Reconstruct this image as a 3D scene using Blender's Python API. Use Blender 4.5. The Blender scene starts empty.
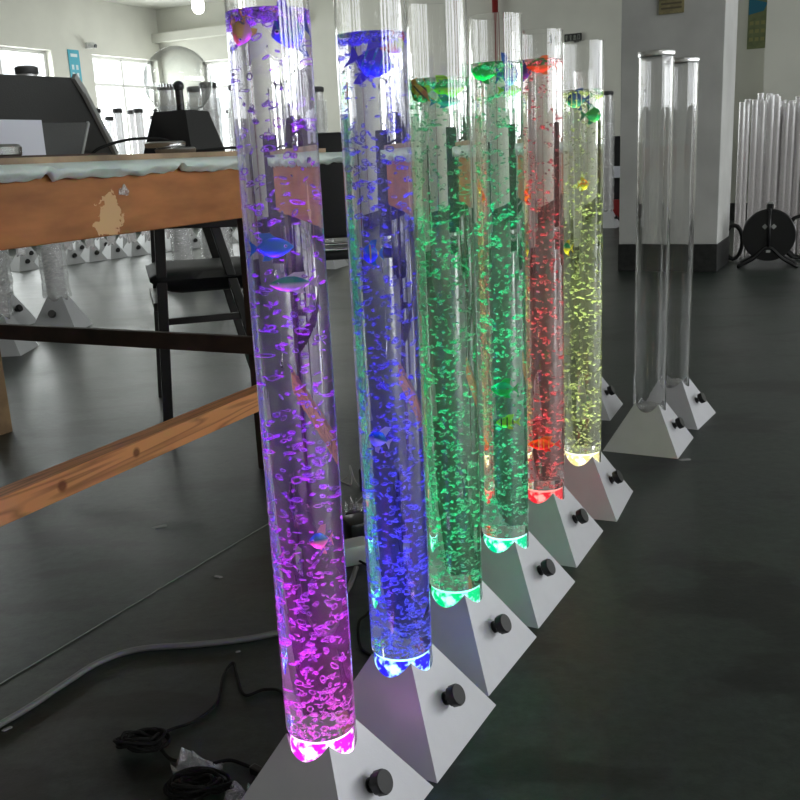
import bpy, bmesh, math, random
from mathutils import Vector, Matrix, noise
random.seed(7)
PI = math.pi
sc = bpy.context.scene
C = sc.collection

# ------------------------------------------------------------------ helpers
def mat(name):
    m = bpy.data.materials.new(name); m.use_nodes = True
    nt = m.node_tree; nt.nodes.clear()
    out = nt.nodes.new('ShaderNodeOutputMaterial')
    return m, nt, out

def N(nt, typ, **kw):
    n = nt.nodes.new(typ)
    for k, v in kw.items():
        if k in n.inputs: n.inputs[k].default_value = v
        else: setattr(n, k, v)
    return n

def pbr(name, col, rough=.5, metal=0, bump=0, bscale=40, var=0, vscale=6, spec=.5, ior=1.45, col2=None):
    m, nt, out = mat(name)
    p = N(nt, 'ShaderNodeBsdfPrincipled', Roughness=rough, Metallic=metal)
    p.inputs['Base Color'].default_value = (*col, 1)
    p.inputs['Specular IOR Level'].default_value = spec
    nt.links.new(p.outputs[0], out.inputs[0])
    tc = N(nt, 'ShaderNodeTexCoord')
    if var or col2:
        n = N(nt, 'ShaderNodeTexNoise', Scale=vscale, Detail=5)
        nt.links.new(tc.outputs['Object'], n.inputs['Vector'])
        r = N(nt, 'ShaderNodeValToRGB')
        c2 = col2 or tuple(c*(1-var) for c in col)
        r.color_ramp.elements[0].color = (*c2, 1); r.color_ramp.elements[0].position = .35
        r.color_ramp.elements[1].color = (*col, 1); r.color_ramp.elements[1].position = .65
        nt.links.new(n.outputs[0], r.inputs[0]); nt.links.new(r.outputs[0], p.inputs['Base Color'])
    if bump:
        n = N(nt, 'ShaderNodeTexNoise', Scale=bscale, Detail=4)
        nt.links.new(tc.outputs['Object'], n.inputs['Vector'])
        b = N(nt, 'ShaderNodeBump', Strength=bump, Distance=.01)
        nt.links.new(n.outputs[0], b.inputs['Height']); nt.links.new(b.outputs[0], p.inputs['Normal'])
    return m

def glass(name, ior, col=(1, 1, 1), rough=0):
    m, nt, out = mat(name)
    g = N(nt, 'ShaderNodeBsdfGlass', IOR=ior, Roughness=rough); g.inputs['Color'].default_value = (*col, 1)
    nt.links.new(g.outputs[0], out.inputs[0]); return m

def thin(name, haze=.05, col=(.9, .9, .92), edge=.6, rough=.08, bump=0, bscale=60, gl=.06, stretch=None):
    """thin clear plastic sheet: passes light, mirrors more towards grazing angles, a little milky"""
    m, nt, out = mat(name)
    tr = N(nt, 'ShaderNodeBsdfTransparent'); tr.inputs[0].default_value = (.97, .98, .98, 1)
    g = N(nt, 'ShaderNodeBsdfGlossy', Roughness=rough); g.inputs[0].default_value = (1, 1, 1, 1)
    d = N(nt, 'ShaderNodeBsdfDiffuse'); d.inputs[0].default_value = (*col, 1)
    t = N(nt, 'ShaderNodeBsdfTranslucent'); t.inputs[0].default_value = (*col, 1)
    lw = N(nt, 'ShaderNodeLayerWeight', Blend=.35)
    mr = N(nt, 'ShaderNodeMapRange'); mr.inputs['To Min'].default_value = gl; mr.inputs['To Max'].default_value = edge
    nt.links.new(lw.outputs['Facing'], mr.inputs[0])
    m0 = N(nt, 'ShaderNodeMixShader', Fac=.5); m1 = N(nt, 'ShaderNodeMixShader', Fac=haze); m2 = N(nt, 'ShaderNodeMixShader')
    nt.links.new(d.outputs[0], m0.inputs[1]); nt.links.new(t.outputs[0], m0.inputs[2])
    nt.links.new(tr.outputs[0], m1.inputs[1]); nt.links.new(m0.outputs[0], m1.inputs[2])
    nt.links.new(mr.outputs[0], m2.inputs[0]); nt.links.new(m1.outputs[0], m2.inputs[1]); nt.links.new(g.outputs[0], m2.inputs[2])
    if bump:
        tc = N(nt, 'ShaderNodeTexCoord')
        n = N(nt, 'ShaderNodeTexNoise', Scale=bscale, Detail=3)
        nt.links.new(tc.outputs['Object'], n.inputs['Vector'])
        b = N(nt, 'ShaderNodeBump', Strength=bump, Distance=.02)
        nt.links.new(n.outputs[0], b.inputs['Height'])
        for q in (g, d, t, lw): nt.links.new(b.outputs[0], q.inputs['Normal'])
    nt.links.new(m2.outputs[0], out.inputs[0]); return m

def glow(name, col, st, col2=None, st2=None, scale=60):
    m, nt, out = mat(name)
    e = N(nt, 'ShaderNodeEmission', Strength=st); e.inputs[0].default_value = (*col, 1)
    if col2:
        e2 = N(nt, 'ShaderNodeEmission', Strength=st2); e2.inputs[0].default_value = (*col2, 1)
        tc = N(nt, 'ShaderNodeTexCoord'); n = N(nt, 'ShaderNodeTexNoise', Scale=scale, Detail=3)
        nt.links.new(tc.outputs['Object'], n.inputs['Vector'])
        r = N(nt, 'ShaderNodeValToRGB'); r.color_ramp.elements[0].position = .46; r.color_ramp.elements[1].position = .6
        nt.links.new(n.outputs[0], r.inputs[0])
        mx = N(nt, 'ShaderNodeMixShader'); nt.links.new(r.outputs[0], mx.inputs[0])
        nt.links.new(e.outputs[0], mx.inputs[1]); nt.links.new(e2.outputs[0], mx.inputs[2]); nt.links.new(mx.outputs[0], out.inputs[0])
    else: nt.links.new(e.outputs[0], out.inputs[0])
    return m

def obj(name, bm, m, parent=None, smooth=False, loc=None, rotz=0, auto=None):
    me = bpy.data.meshes.new(name)
    bmesh.ops.recalc_face_normals(bm, faces=bm.faces[:]) if bm.faces else None
    bm.to_mesh(me); bm.free()
    if m: 
        for q in (m if isinstance(m, (list, tuple)) else [m]): me.materials.append(q)
    if smooth:
        for p in me.polygons: p.use_smooth = True
        if auto: me.set_sharp_from_angle(angle=auto)
    o = bpy.data.objects.new(name, me); C.objects.link(o)
    if parent is not None: o.parent = parent
    if loc: o.location = loc
    if rotz: o.rotation_euler.z = rotz
    return o

def tag(o, label=None, cat=None, group=None, kind=None):
    if label: o['label'] = label
    if cat: o['category'] = cat
    if group: o['group'] = group
    if kind: o['kind'] = kind
    return o

def thing(name, label, cat, loc=(0, 0, 0), rotz=0, group=None):
    o = bpy.data.objects.new(name, None); C.objects.link(o); o.empty_display_size = .05
    o.location = loc; o.rotation_euler = (0, 0, rotz)
    return tag(o, label, cat, group)

def copy_tree(o, parent=None):
    c = o.copy(); C.objects.link(c)
    if parent is not None: c.parent = parent
    for ch in list(o.children): copy_tree(ch, c)
    return c

def box(bm, c, s, M=None, bev=0):
    r = bmesh.ops.create_cube(bm, size=1)
    vs = r['verts']
    for v in vs: v.co = Vector((v.co.x*s[0], v.co.y*s[1], v.co.z*s[2]))
    if bev:
        es = list({e for v in vs for e in v.link_edges})
        rr = bmesh.ops.bevel(bm, geom=es, offset=bev, segments=2, affect='EDGES', profile=.5)
        vs = list({v for f in rr['faces'] for v in f.verts} | {v for v in vs if v.is_valid})
    T = Matrix.Translation(c)
    if M is not None: T = T @ M
    for v in vs: v.co = T @ v.co
    return vs

def lathe(bm, prof, n=32, M=None, cap0=True, cap1=True):
    rings = []
    for r, z in prof:
        ring = [bm.verts.new((r*math.cos(2*PI*k/n), r*math.sin(2*PI*k/n), z)) for k in range(n)]
        rings.append(ring)
    for a, b in zip(rings, rings[1:]):
        for k in range(n): bm.faces.new((a[k], a[(k+1) % n], b[(k+1) % n], b[k]))
    if cap0: bm.faces.new(rings[0][::-1])
    if cap1: bm.faces.new(rings[-1])
    if M is not None:
        for ring in rings:
            for v in ring: v.co = M @ v.co
    return rings

def tube_shell(bm, r, t, z0, z1, n=48, M=None):
    prof = [(r, z0), (r, z1), (r-t, z1), (r-t, z0)]
    rings = lathe(bm, prof, n, None, False, False)
    a, b = rings[-1], rings[0]
    for k in range(n): bm.faces.new((a[k], a[(k+1) % n], b[(k+1) % n], b[k]))
    if M is not None:
        for ring in rings:
            for v in ring: v.co = M @ v.co

def path_tube(bm, pts, r, n=8, caps=True):
    pts = [Vector(p) for p in pts]
    rings = []
    up = Vector((0, 0, 1))
    for i, p in enumerate(pts):
        d = (pts[min(i+1, len(pts)-1)]-pts[max(i-1, 0)]).normalized()
        a = d.cross(up)
        if a.length < 1e-3: a = d.cross(Vector((1, 0, 0)))
        a.normalize(); b = d.cross(a).normalized()
        rr = r(i/(len(pts)-1)) if callable(r) else r
        rings.append([bm.verts.new(p+a*rr*math.cos(2*PI*k/n)+b*rr*math.sin(2*PI*k/n)) for k in range(n)])
    for a, b in zip(rings, rings[1:]):
        for k in range(n): bm.faces.new((a[k], a[(k+1) % n], b[(k+1) % n], b[k]))
    if caps: bm.faces.new(rings[0][::-1]); bm.faces.new(rings[-1])

def smooth_path(pts, k=8):
    pts = [Vector(p) for p in pts]; out = []
    P = [pts[0]]+pts+[pts[-1]]
    for i in range(1, len(P)-2):
        for j in range(k):
            t = j/k; a, b, c, d = P[i-1], P[i], P[i+1], P[i+2]
            out.append(.5*((2*b)+(-a+c)*t+(2*a-5*b+4*c-d)*t*t+(-a+3*b-3*c+d)*t**3))
    out.append(pts[-1]); return out

def bar(bm, a, b, w, d=None, bev=0):
    """rectangular bar from a to b"""
    a, b = Vector(a), Vector(b); L = (b-a).length
    q = (b-a).to_track_quat('Z', 'Y').to_matrix().to_4x4()
    return box(bm, (a+b)/2, (w, d or w, L), q, bev)

# room axes: U runs along the row of lamps, V across it
Ux, Uy = .452, .892
ANG = math.atan2(Uy, Ux)
def W(u, v, z=0): return Vector((Ux*u+Uy*v, Uy*u-Ux*v, z))
MUV = Matrix(((Ux, Uy, 0, 0), (Uy, -Ux, 0, 0), (0, 0, 1, 0), (0, 0, 0, 1)))
def uvbox(bm, u0, u1, v0, v1, z0, z1, bev=0):
    R = Matrix.Rotation(ANG, 4, 'Z')
    return box(bm, W((u0+u1)/2, (v0+v1)/2, (z0+z1)/2), (abs(u1-u0), abs(v1-v0), z1-z0), R, bev)

# ------------------------------------------------------------------ materials
M = {}
def stripes_paint(name, base, wear, rough, chips=None):
    """painted wood with chipped patches"""
    m, nt, out = mat(name)
    p = N(nt, 'ShaderNodeBsdfPrincipled', Roughness=rough)
    p.inputs['Specular IOR Level'].default_value = .3
    tc = N(nt, 'ShaderNodeTexCoord')
    mp = N(nt, 'ShaderNodeMapping'); mp.vector_type = 'TEXTURE'; mp.inputs['Rotation'].default_value = (0, 0, ANG); mp.inputs['Scale'].default_value = (.8, .2, .2)
    nt.links.new(tc.outputs['Object'], mp.inputs[0])
    n = N(nt, 'ShaderNodeTexNoise', Scale=5, Detail=6); nt.links.new(mp.outputs[0], n.inputs['Vector'])
    r = N(nt, 'ShaderNodeValToRGB')
    r.color_ramp.elements[0].position = .3; r.color_ramp.elements[0].color = (*[c*.62 for c in base], 1)
    r.color_ramp.elements[1].position = .7; r.color_ramp.elements[1].color = (*base, 1)
    nt.links.new(n.outputs[0], r.inputs[0])
    col = r.outputs[0]
    if chips:
        for (cx, rad, sc_) in chips:
            d = N(nt, 'ShaderNodeVectorMath', operation='SUBTRACT'); d.inputs[1].default_value = cx
            nt.links.new(tc.outputs['Object'], d.inputs[0])
            d2 = N(nt, 'ShaderNodeVectorMath', operation='MULTIPLY'); d2.inputs[1].default_value = sc_
            nt.links.new(d.outputs[0], d2.inputs[0])
            ln = N(nt, 'ShaderNodeVectorMath', operation='LENGTH'); nt.links.new(d2.outputs[0], ln.inputs[0])
            n2 = N(nt, 'ShaderNodeTexNoise', Scale=70, Detail=4); nt.links.new(tc.outputs['Object'], n2.inputs['Vector'])
            ad = N(nt, 'ShaderNodeMath', operation='MULTIPLY_ADD'); nt.links.new(n2.outputs[0], ad.inputs[0])
            ad.inputs[1].default_value = rad*1.6; nt.links.new(ln.outputs['Value'], ad.inputs[2])
            lt = N(nt, 'ShaderNodeMath', operation='LESS_THAN'); nt.links.new(ad.outputs[0], lt.inputs[0]); lt.inputs[1].default_value = rad*1.6
            mx = N(nt, 'ShaderNodeMix', data_type='RGBA')
            nt.links.new(lt.outputs[0], mx.inputs[0]); nt.links.new(col, mx.inputs[6]); mx.inputs[7].default_value = (*wear, 1)
            col = mx.outputs[2]
    nt.links.new(col, p.inputs['Base Color']); nt.links.new(p.outputs[0], out.inputs[0]); return m

def pine(name, base, knots=()):
    m, nt, out = mat(name)
    p = N(nt, 'ShaderNodeBsdfPrincipled', Roughness=.6)
    p.inputs['Specular IOR Level'].default_value = .3
    tc = N(nt, 'ShaderNodeTexCoord')
    mp = N(nt, 'ShaderNodeMapping'); mp.vector_type = 'TEXTURE'; mp.inputs['Rotation'].default_value = (0, 0, ANG); mp.inputs['Scale'].default_value = (1.6, .09, .09)
    nt.links.new(tc.outputs['Object'], mp.inputs[0])
    n = N(nt, 'ShaderNodeTexNoise', Scale=2.2, Detail=1.5, Distortion=.3); nt.links.new(mp.outputs[0], n.inputs['Vector'])
    ml = N(nt, 'ShaderNodeMath', operation='MULTIPLY'); nt.links.new(n.outputs[0], ml.inputs[0]); ml.inputs[1].default_value = 14
    fr = N(nt, 'ShaderNodeMath', operation='PINGPONG'); nt.links.new(ml.outputs[0], fr.inputs[0]); fr.inputs[1].default_value = 1
    r = N(nt, 'ShaderNodeValToRGB')
    r.color_ramp.elements[0].position = 0; r.color_ramp.elements[0].color = (*[c*.55 for c in base], 1)
    r.color_ramp.elements[1].position = .5; r.color_ramp.elements[1].color = (*base, 1)
    nt.links.new(fr.outputs[0], r.inputs[0]); col = r.outputs[0]
    for (cx, rad) in knots:
        d = N(nt, 'ShaderNodeVectorMath', operation='DISTANCE'); d.inputs[1].default_value = cx
        nt.links.new(tc.outputs['Object'], d.inputs[0])
        kr = N(nt, 'ShaderNodeMapRange'); kr.inputs[1].default_value = rad*.5; kr.inputs[2].default_value = rad; kr.inputs[3].default_value = .85; kr.inputs[4].default_value = 0
        nt.links.new(d.outputs['Value'], kr.inputs[0])
        mx = N(nt, 'ShaderNodeMix', data_type='RGBA'); nt.links.new(kr.outputs[0], mx.inputs[0]); nt.links.new(col, mx.inputs[6]); mx.inputs[7].default_value = (.14, .045, .015, 1)
        col = mx.outputs[2]
    nt.links.new(col, p.inputs['Base Color'])
    nt.links.new(p.outputs[0], out.inputs[0]); return m

def floor_mat():
    m, nt, out = mat('green_epoxy_floor')
    p = N(nt, 'ShaderNodeBsdfPrincipled')
    tc = N(nt, 'ShaderNodeTexCoord')
    n = N(nt, 'ShaderNodeTexNoise', Scale=1.1, Detail=8, Roughness=.62); nt.links.new(tc.outputs['Object'], n.inputs['Vector'])
    r = N(nt, 'ShaderNodeValToRGB')
    e = r.color_ramp.elements
    e[0].position = .33; e[0].color = (.009, .014, .011, 1); e[1].position = .72; e[1].color = (.030, .042, .035, 1)
    nt.links.new(n.outputs[0], r.inputs[0])
    # speckle
    n2 = N(nt, 'ShaderNodeTexNoise', Scale=34, Detail=7, Roughness=.75); nt.links.new(tc.outputs['Object'], n2.inputs['Vector'])
    r2 = N(nt, 'ShaderNodeValToRGB'); r2.color_ramp.elements[0].position = .3; r2.color_ramp.elements[0].color = (.45, .45, .45, 1)
    r2.color_ramp.elements[1].position = .75; r2.color_ramp.elements[1].color = (1.8, 1.8, 1.8, 1)
    nt.links.new(n2.outputs[0], r2.inputs[0])
    mx = N(nt, 'ShaderNodeMix', data_type='RGBA', blend_type='MULTIPLY'); mx.inputs[0].default_value = 1
    nt.links.new(r.outputs[0], mx.inputs[6]); nt.links.new(r2.outputs[0], mx.inputs[7])
    # dark damp stains
    n3 = N(nt, 'ShaderNodeTexNoise', Scale=2.6, Detail=5)
    mp = N(nt, 'ShaderNodeMapping'); mp.inputs['Scale'].default_value = (1, 2.2, 1); mp.inputs['Location'].default_value = (3.3, 1.2, 0)
    nt.links.new(tc.outputs['Object'], mp.inputs[0]); nt.links.new(mp.outputs[0], n3.inputs['Vector'])
    r3 = N(nt, 'ShaderNodeValToRGB'); r3.color_ramp.elements[0].position = .40; r3.color_ramp.elements[0].color = (.35, .35, .35, 1)
    r3.color_ramp.elements[1].position = .46; r3.color_ramp.elements[1].color = (1, 1, 1, 1)
    nt.links.new(n3.outputs[0], r3.inputs[0])
    mx2 = N(nt, 'ShaderNodeMix', data_type='RGBA', blend_type='MULTIPLY'); mx2.inputs[0].default_value = 1
    nt.links.new(mx.outputs[2], mx2.inputs[6]); nt.links.new(r3.outputs[0], mx2.inputs[7])
    nt.links.new(mx2.outputs[2], p.inputs['Base Color'])
    rr = N(nt, 'ShaderNodeMapRange'); rr.inputs['To Min'].default_value = .24; rr.inputs['To Max'].default_value = .5
    nt.links.new(n.outputs[0], rr.inputs[0]); nt.links.new(rr.outputs[0], p.inputs['Roughness'])
    p.inputs['Specular IOR Level'].default_value = .5
    b = N(nt, 'ShaderNodeBump', Strength=.22, Distance=.004); nt.links.new(n2.outputs[0], b.inputs['Height'])
    nt.links.new(b.outputs[0], p.inputs['Normal'])
    nt.links.new(p.outputs[0], out.inputs[0]); return m

M['floor'] = floor_mat()
M['wall'] = pbr('grey_white_plaster', (.70, .70, .63), .85, bump=.1, bscale=9, var=.12, vscale=1.3)
M['ceil'] = pbr('ceiling_paint', (.7, .7, .65), .9)
M['pillar'] = pbr('pillar_plaster', (.56, .56, .54), .85, bump=.15, bscale=14, var=.16, vscale=3)
M['skirt'] = pbr('black_skirting_paint', (.012, .014, .013), .45, col2=(.03, .03, .03), vscale=25)
M['frame'] = pbr('white_window_frame', (.7, .7, .68), .5)
M['pane'] = thin('window_pane', haze=.0, gl=.04, edge=.3, rough=.02)
M['silver'] = pbr('silver_lamp_base', (.50, .50, .53), .38, metal=.25, bump=.04, bscale=300, var=.06, vscale=18)
M['silver_tall'] = pbr('white_grey_lamp_base', (.52, .53, .54), .5, var=.05, vscale=9)
M['knob'] = pbr('black_knob_plastic', (.008, .008, .009), .3)
def streaky_glass(name, ior, st, sc_):
    m = glass(name, ior); nt = m.node_tree; g = [x for x in nt.nodes if x.type == 'BSDF_GLASS'][0]
    tc = N(nt, 'ShaderNodeTexCoord'); mp = N(nt, 'ShaderNodeMapping'); mp.inputs['Scale'].default_value = (1, 1, .004)
    nt.links.new(tc.outputs['Object'], mp.inputs[0])
    n = N(nt, 'ShaderNodeTexNoise', Scale=sc_, Detail=3); nt.links.new(mp.outputs[0], n.inputs['Vector'])
    b = N(nt, 'ShaderNodeBump', Strength=st, Distance=.002); nt.links.new(n.outputs[0], b.inputs['Height']); nt.links.new(b.outputs[0], g.inputs['Normal'])
    return m
M['acrylic'] = streaky_glass('clear_acrylic', 1.47, .22, 55)
M['water'] = glass('water', 1.33)
nt = M['water'].node_tree; vs_ = N(nt, 'ShaderNodeVolumeScatter', Density=.26, Anisotropy=.3)
nt.links.new(vs_.outputs[0], [x for x in nt.nodes if x.type == 'OUTPUT_MATERIAL'][0].inputs['Volume'])
M['chrome'] = pbr('satin_chrome', (.75, .75, .76), .22, metal=1)
M['darkcap'] = pbr('dark_cap_plastic', (.06, .06, .062), .45)
M['wrap'] = thin('bubble_wrap', haze=.22, col=(.97, .97, .98), gl=.08, edge=.45, rough=.15, bump=.9, bscale=45)
M['bare'] = thin('bare_tube_plastic', haze=.30, col=(.80, .75, .75), gl=.05, edge=.42, rough=.22)
M['clearplug'] = thin('clear_plug_plastic', haze=.3, gl=.12, edge=.6, rough=.1, bump=.5, bscale=90)
BO = W(1.6, -2.25)
M['apron'] = stripes_paint('orange_brown_paint', (.47, .175, .055), (.66, .40, .20), .5,
                           chips=[(tuple(W(1.715, -1.598, .826)-BO), 1, (22, 22, 15)), (tuple(W(1.695, -1.598, .803)-BO), 1, (22, 22, 40))])
M['top'] = pbr('worn_cardboard', (.46, .33, .21), .85, col2=(.23, .17, .115), vscale=6, bump=.2, bscale=60)
M['pine'] = pine('pine_wood', (.60, .25, .10), [(tuple(W(u, -1.565, z)-BO), k) for u, z, k in ((1.43, .262, .017), (1.67, .266, .015), (2.2, .258, .010))])
M['brownwood'] = pbr('dark_brown_wood', (.060, .031, .020), .6, col2=(.035, .018, .012), vscale=12)
M['palewood'] = pbr('pale_wood_leg', (.30, .19, .09), .6, col2=(.2, .12, .055), vscale=15)
M['foam'] = pbr('pale_green_foam_sheet', (.74, .81, .75), .45, bump=.35, bscale=28, col2=(.62, .72, .70), vscale=9)
M['panel'] = pbr('charcoal_panel', (.040, .041, .040), .5, bump=.15, bscale=260)
M['panel_edge'] = pbr('light_grey_trim', (.36, .37, .36), .45)
M['card'] = pbr('white_card', (.62, .63, .70), .7)
M['black'] = pbr('black_gloss_plastic', (.010, .010, .011), .32)
M['blackcloth'] = pbr('black_vinyl', (.010, .010, .011), .6, bump=.1, bscale=120)
M['chairwood'] = pbr('near_black_chair_frame', (.011, .0095, .009), .4)
M['cable'] = pbr('black_cable', (.005, .005, .005), .7, spec=.25)
M['hose'] = pbr('grey_cable_sheath', (.13, .13, .125), .45)
M['whiteplastic'] = pbr('white_plastic', (.36, .36, .35), .45)
M['red'] = pbr('red_pipe_paint', (.22, .012, .012), .4)
M['greyplastic'] = pbr('grey_plastic', (.25, .25, .25), .5)
M['seam_line'] = pbr('pale_seam', (.22, .23, .21), .7)
M['bag'] = thin('clear_plastic_bag', haze=.22, gl=.15, edge=.6, rough=.12, bump=.8, bscale=60)
M['bulb'] = glow('lit_bulb', (1, .98, .9), 14)

# ------------------------------------------------------------------ room
U0, U1, V0, V1, ZC = -3.2, 11.9, -9.75, 5.6, 3.15
TH = .22
bm = bmesh.new(); uvbox(bm, U0-TH, U1+TH, V0-TH, V1+TH, -.12, 0); tag(obj('floor', bm, M['floor']), 'dark green painted concrete floor with a dull shine', 'floor', kind='structure')
bm = bmesh.new(); uvbox(bm, U0-TH, U1+TH, V0-TH, V1+TH, ZC, ZC+.15); tag(obj('ceiling', bm, M['ceil']), 'pale painted ceiling', 'ceiling', kind='structure')

def wall_u(name, v0, v1, u0, u1, holes, label):
    """wall in a plane of constant v, running along u, with window holes (u0,u1,z0,z1)"""
    bm = bmesh.new(); cur = u0
    for (a, b, z0, z1) in sorted(holes):
        uvbox(bm, cur, a, v0, v1, 0, ZC); uvbox(bm, a, b, v0, v1, 0, z0); uvbox(bm, a, b, v0, v1, z1, ZC); cur = b
    uvbox(bm, cur, u1, v0, v1, 0, ZC)
    return tag(obj(name, bm, M['wall']), label, 'wall', kind='structure')
def wall_v(name, u0, u1, v0, v1, holes, label):
    bm = bmesh.new(); cur = v0
    for (a, b, z0, z1) in sorted(holes):
        uvbox(bm, u0, u1, cur, a, 0, ZC); uvbox(bm, u0, u1, a, b, 0, z0); uvbox(bm, u0, u1, a, b, z1, ZC); cur = b
    uvbox(bm, u0, u1, cur, v1, 0, ZC)
    return tag(obj(name, bm, M['wall']), label, 'wall', kind='structure')
HA = [(6.3, 7.7, .9, 2.44), (8.2, 9.74, .9, 2.44), (10.47, 11.82, .9, 2.44)]
HB = [(-9.05, -7.65, .9, 2.37)]
HC = [(-2.2+1.5*k, -2.2+1.5*k+.92, 1.25, 2.9) for k in range(9)]
wall_u('wall_left', V0-TH, V0, U0-TH, U1+TH, HA, 'pale plaster wall with tall bright windows')
wall_v('wall_back', U1, U1+TH, V0, V1, HB, 'grey plaster back wall with a bright window at its left')
wall_u('wall_right', V1, V1+TH, U0-TH, U1+TH, HC, 'right side wall with large windows')
wall_v('wall_front', U0-TH, U0, V0, V1, [], 'wall behind the camera')
n = 0
def window(axis, a, b, z0, z1, plane, transom, mull):
    global n; n += 1
    t = thing('window_%d' % n, 'white framed window with clear panes, bright daylight outside', 'window'); t['kind'] = 'structure'
    def bb(bm, p0, p1, q0, q1, d0, d1):
        if axis == 'u': uvbox(bm, p0, p1, d0, d1, q0, q1)
        else: uvbox(bm, d0, d1, p0, p1, q0, q1)
    d0, d1 = plane-.03, plane+.03
    bm = bmesh.new(); w = .045
    bb(bm, a, a+w, z0, z1, d0, d1); bb(bm, b-w, b, z0, z1, d0, d1); bb(bm, a, b, z0, z0+w, d0, d1); bb(bm, a, b, z1-w, z1, d0, d1)
    bb(bm, a, b, transom-.02, transom+.02, d0, d1)
    for q in mull: bb(bm, q-.02, q+.02, z0, z1, d0, d1)
    obj('window_frame', bm, M['frame'], t)
    bm = bmesh.new(); bb(bm, a+w, b-w, z0+w, z1-w, plane-.003, plane+.003); obj('window_pane', bm, M['pane'], t)
for (a, b, z0, z1) in HA: window('u', a, b, z0, z1, V0-TH*.6, 2.06, [(a+b)/2])
window('v', HB[0][0], HB[0][1], .9, 2.37, U1+TH*.6, 2.0, [-8.35])
bm = bmesh.new(); uvbox(bm, U1-.16, U1, V0, -7.2, 2.68, 2.8)
tag(obj('trim_1', bm, M['wall']), 'plaster beam along the back wall', 'beam', kind='structure')
bm = bmesh.new(); uvbox(bm, U1-.45, U1, -1.22, -.55, 0, ZC)
tag(obj('trim_2', bm, M['wall']), 'shallow plaster pier on the back wall', 'pier', kind='structure')
for nm, a in (('baseboard_left', (U0, U1-.01, V0, V0+.012)), ('baseboard_back', (U1-.012, U1, V0+.012, -1.22))):
    bm = bmesh.new(); uvbox(bm, *a, 0, .2); tag(obj(nm, bm, M['skirt']), 'black painted skirting band', 'baseboard', kind='structure')
# pillar
t = thing('pillar', 'square grey plaster pillar with a black painted foot', 'pillar', tuple(W(7.5, -1.38, 0))); t['kind'] = 'structure'
def local(t, bm):
    Mi = Matrix.Translation(-Vector(t.location))
    for v in bm.verts: v.co = Mi @ v.co
    return bm
bm = bmesh.new(); uvbox(bm, 7.2, 7.8, -1.74, -1.03, .2, ZC, .006); obj('pillar_shaft', local(t, bm), M['pillar'], t)
bm = bmesh.new(); uvbox(bm, 7.195, 7.805, -1.745, -1.025, 0, .2, .004); obj('pillar_foot', local(t, bm), M['skirt'], t)

# things on the walls
def plate(name, label, cat, parts, loc=(0, 0, 0)):
    t = thing(name, label, cat, loc)
    for nm, args, m in parts:
        bm = bmesh.new()
        for a in (args if isinstance(args[0], tuple) else [args]): uvbox(bm, *a)
        obj(nm, local(t, bm), M[m] if isinstance(m, str) else m, t)
    return t
gold = pbr('gold_notice', (.30, .26, .13), .5, col2=(.20, .17, .09), vscale=30)
goldtxt = pbr('gold_notice_print', (.12, .10, .06), .6)
t = plate('notice_plaque', 'gold notice plaque high on the grey pillar', 'sign',
      [('board', (7.18, 7.195, -1.475, -1.305, 1.79, 2.1), gold),
       ('print', [(7.177, 7.18, -1.46, -1.32, z, z+.012) for z in (1.82, 1.85, 1.88, 1.93, 1.96)], goldtxt)], tuple(W(7.2, -1.39, 1.79)))
blue_p = pbr('poster_blue', (.02, .17, .27), .5); cyan_p = pbr('poster_cyan', (.05, .38, .50), .5); wh_p = pbr('poster_white', (.62, .74, .75), .5)
green_p = pbr('poster_olive', (.22, .25, .12), .6, col2=(.15, .18, .09), vscale=14); yel_p = pbr('poster_yellow', (.30, .30, .12), .6)
uf = U1-.45
t = thing('wall_poster', 'olive green poster with a blue picture, right of the pillar', 'poster', tuple(W(U1, -1.36, 1.9)))
bm = bmesh.new(); uvbox(bm, U1-.012, U1-.002, -1.46, -1.25, 1.89, 2.55); obj('sheet', local(t, bm), green_p, t)
bm = bmesh.new()
vs = [W(U1-.015, v, z) for v, z in ((-1.455, 2.42), (-1.26, 2.36), (-1.3, 2.28), (-1.455, 2.25))]
f = bm.faces.new([bm.verts.new(v) for v in vs]); r = bmesh.ops.extrude_face_region(bm, geom=[f])
for v in r['geom']:
    if isinstance(v, bmesh.types.BMVert): v.co += W(.004, 0, 0)
obj('picture', local(t, bm), blue_p, t)
for i in range(3):
    for j in range(3):
        bm = bmesh.new(); uvbox(bm, U1-.014, U1-.011, -1.44+.06*i, -1.40+.06*i, 1.97+.085*j, 2.01+.085*j); obj('printed_block', local(t, bm), yel_p, t)
t = thing('wall_poster', 'narrow turquoise poster beside the left window', 'poster', tuple(W(10.1, V0, 2.1)))
bm = bmesh.new(); uvbox(bm, 10.02, 10.22, V0+.002, V0+.01, 1.93, 2.47); obj('sheet', local(t, bm), cyan_p, t)
bm = bmesh.new(); uvbox(bm, 10.06, 10.18, V0+.01, V0+.013, 2.38, 2.42); obj('printed_heading', local(t, bm), wh_p, t)
for i in range(2):
    for j in range(3):
        bm = bmesh.new(); uvbox(bm, 10.06+.075*i, 10.10+.075*i, V0+.01, V0+.013, 2.02+.1*j, 2.08+.1*j); obj('printed_block', local(t, bm), wh_p, t)

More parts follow.
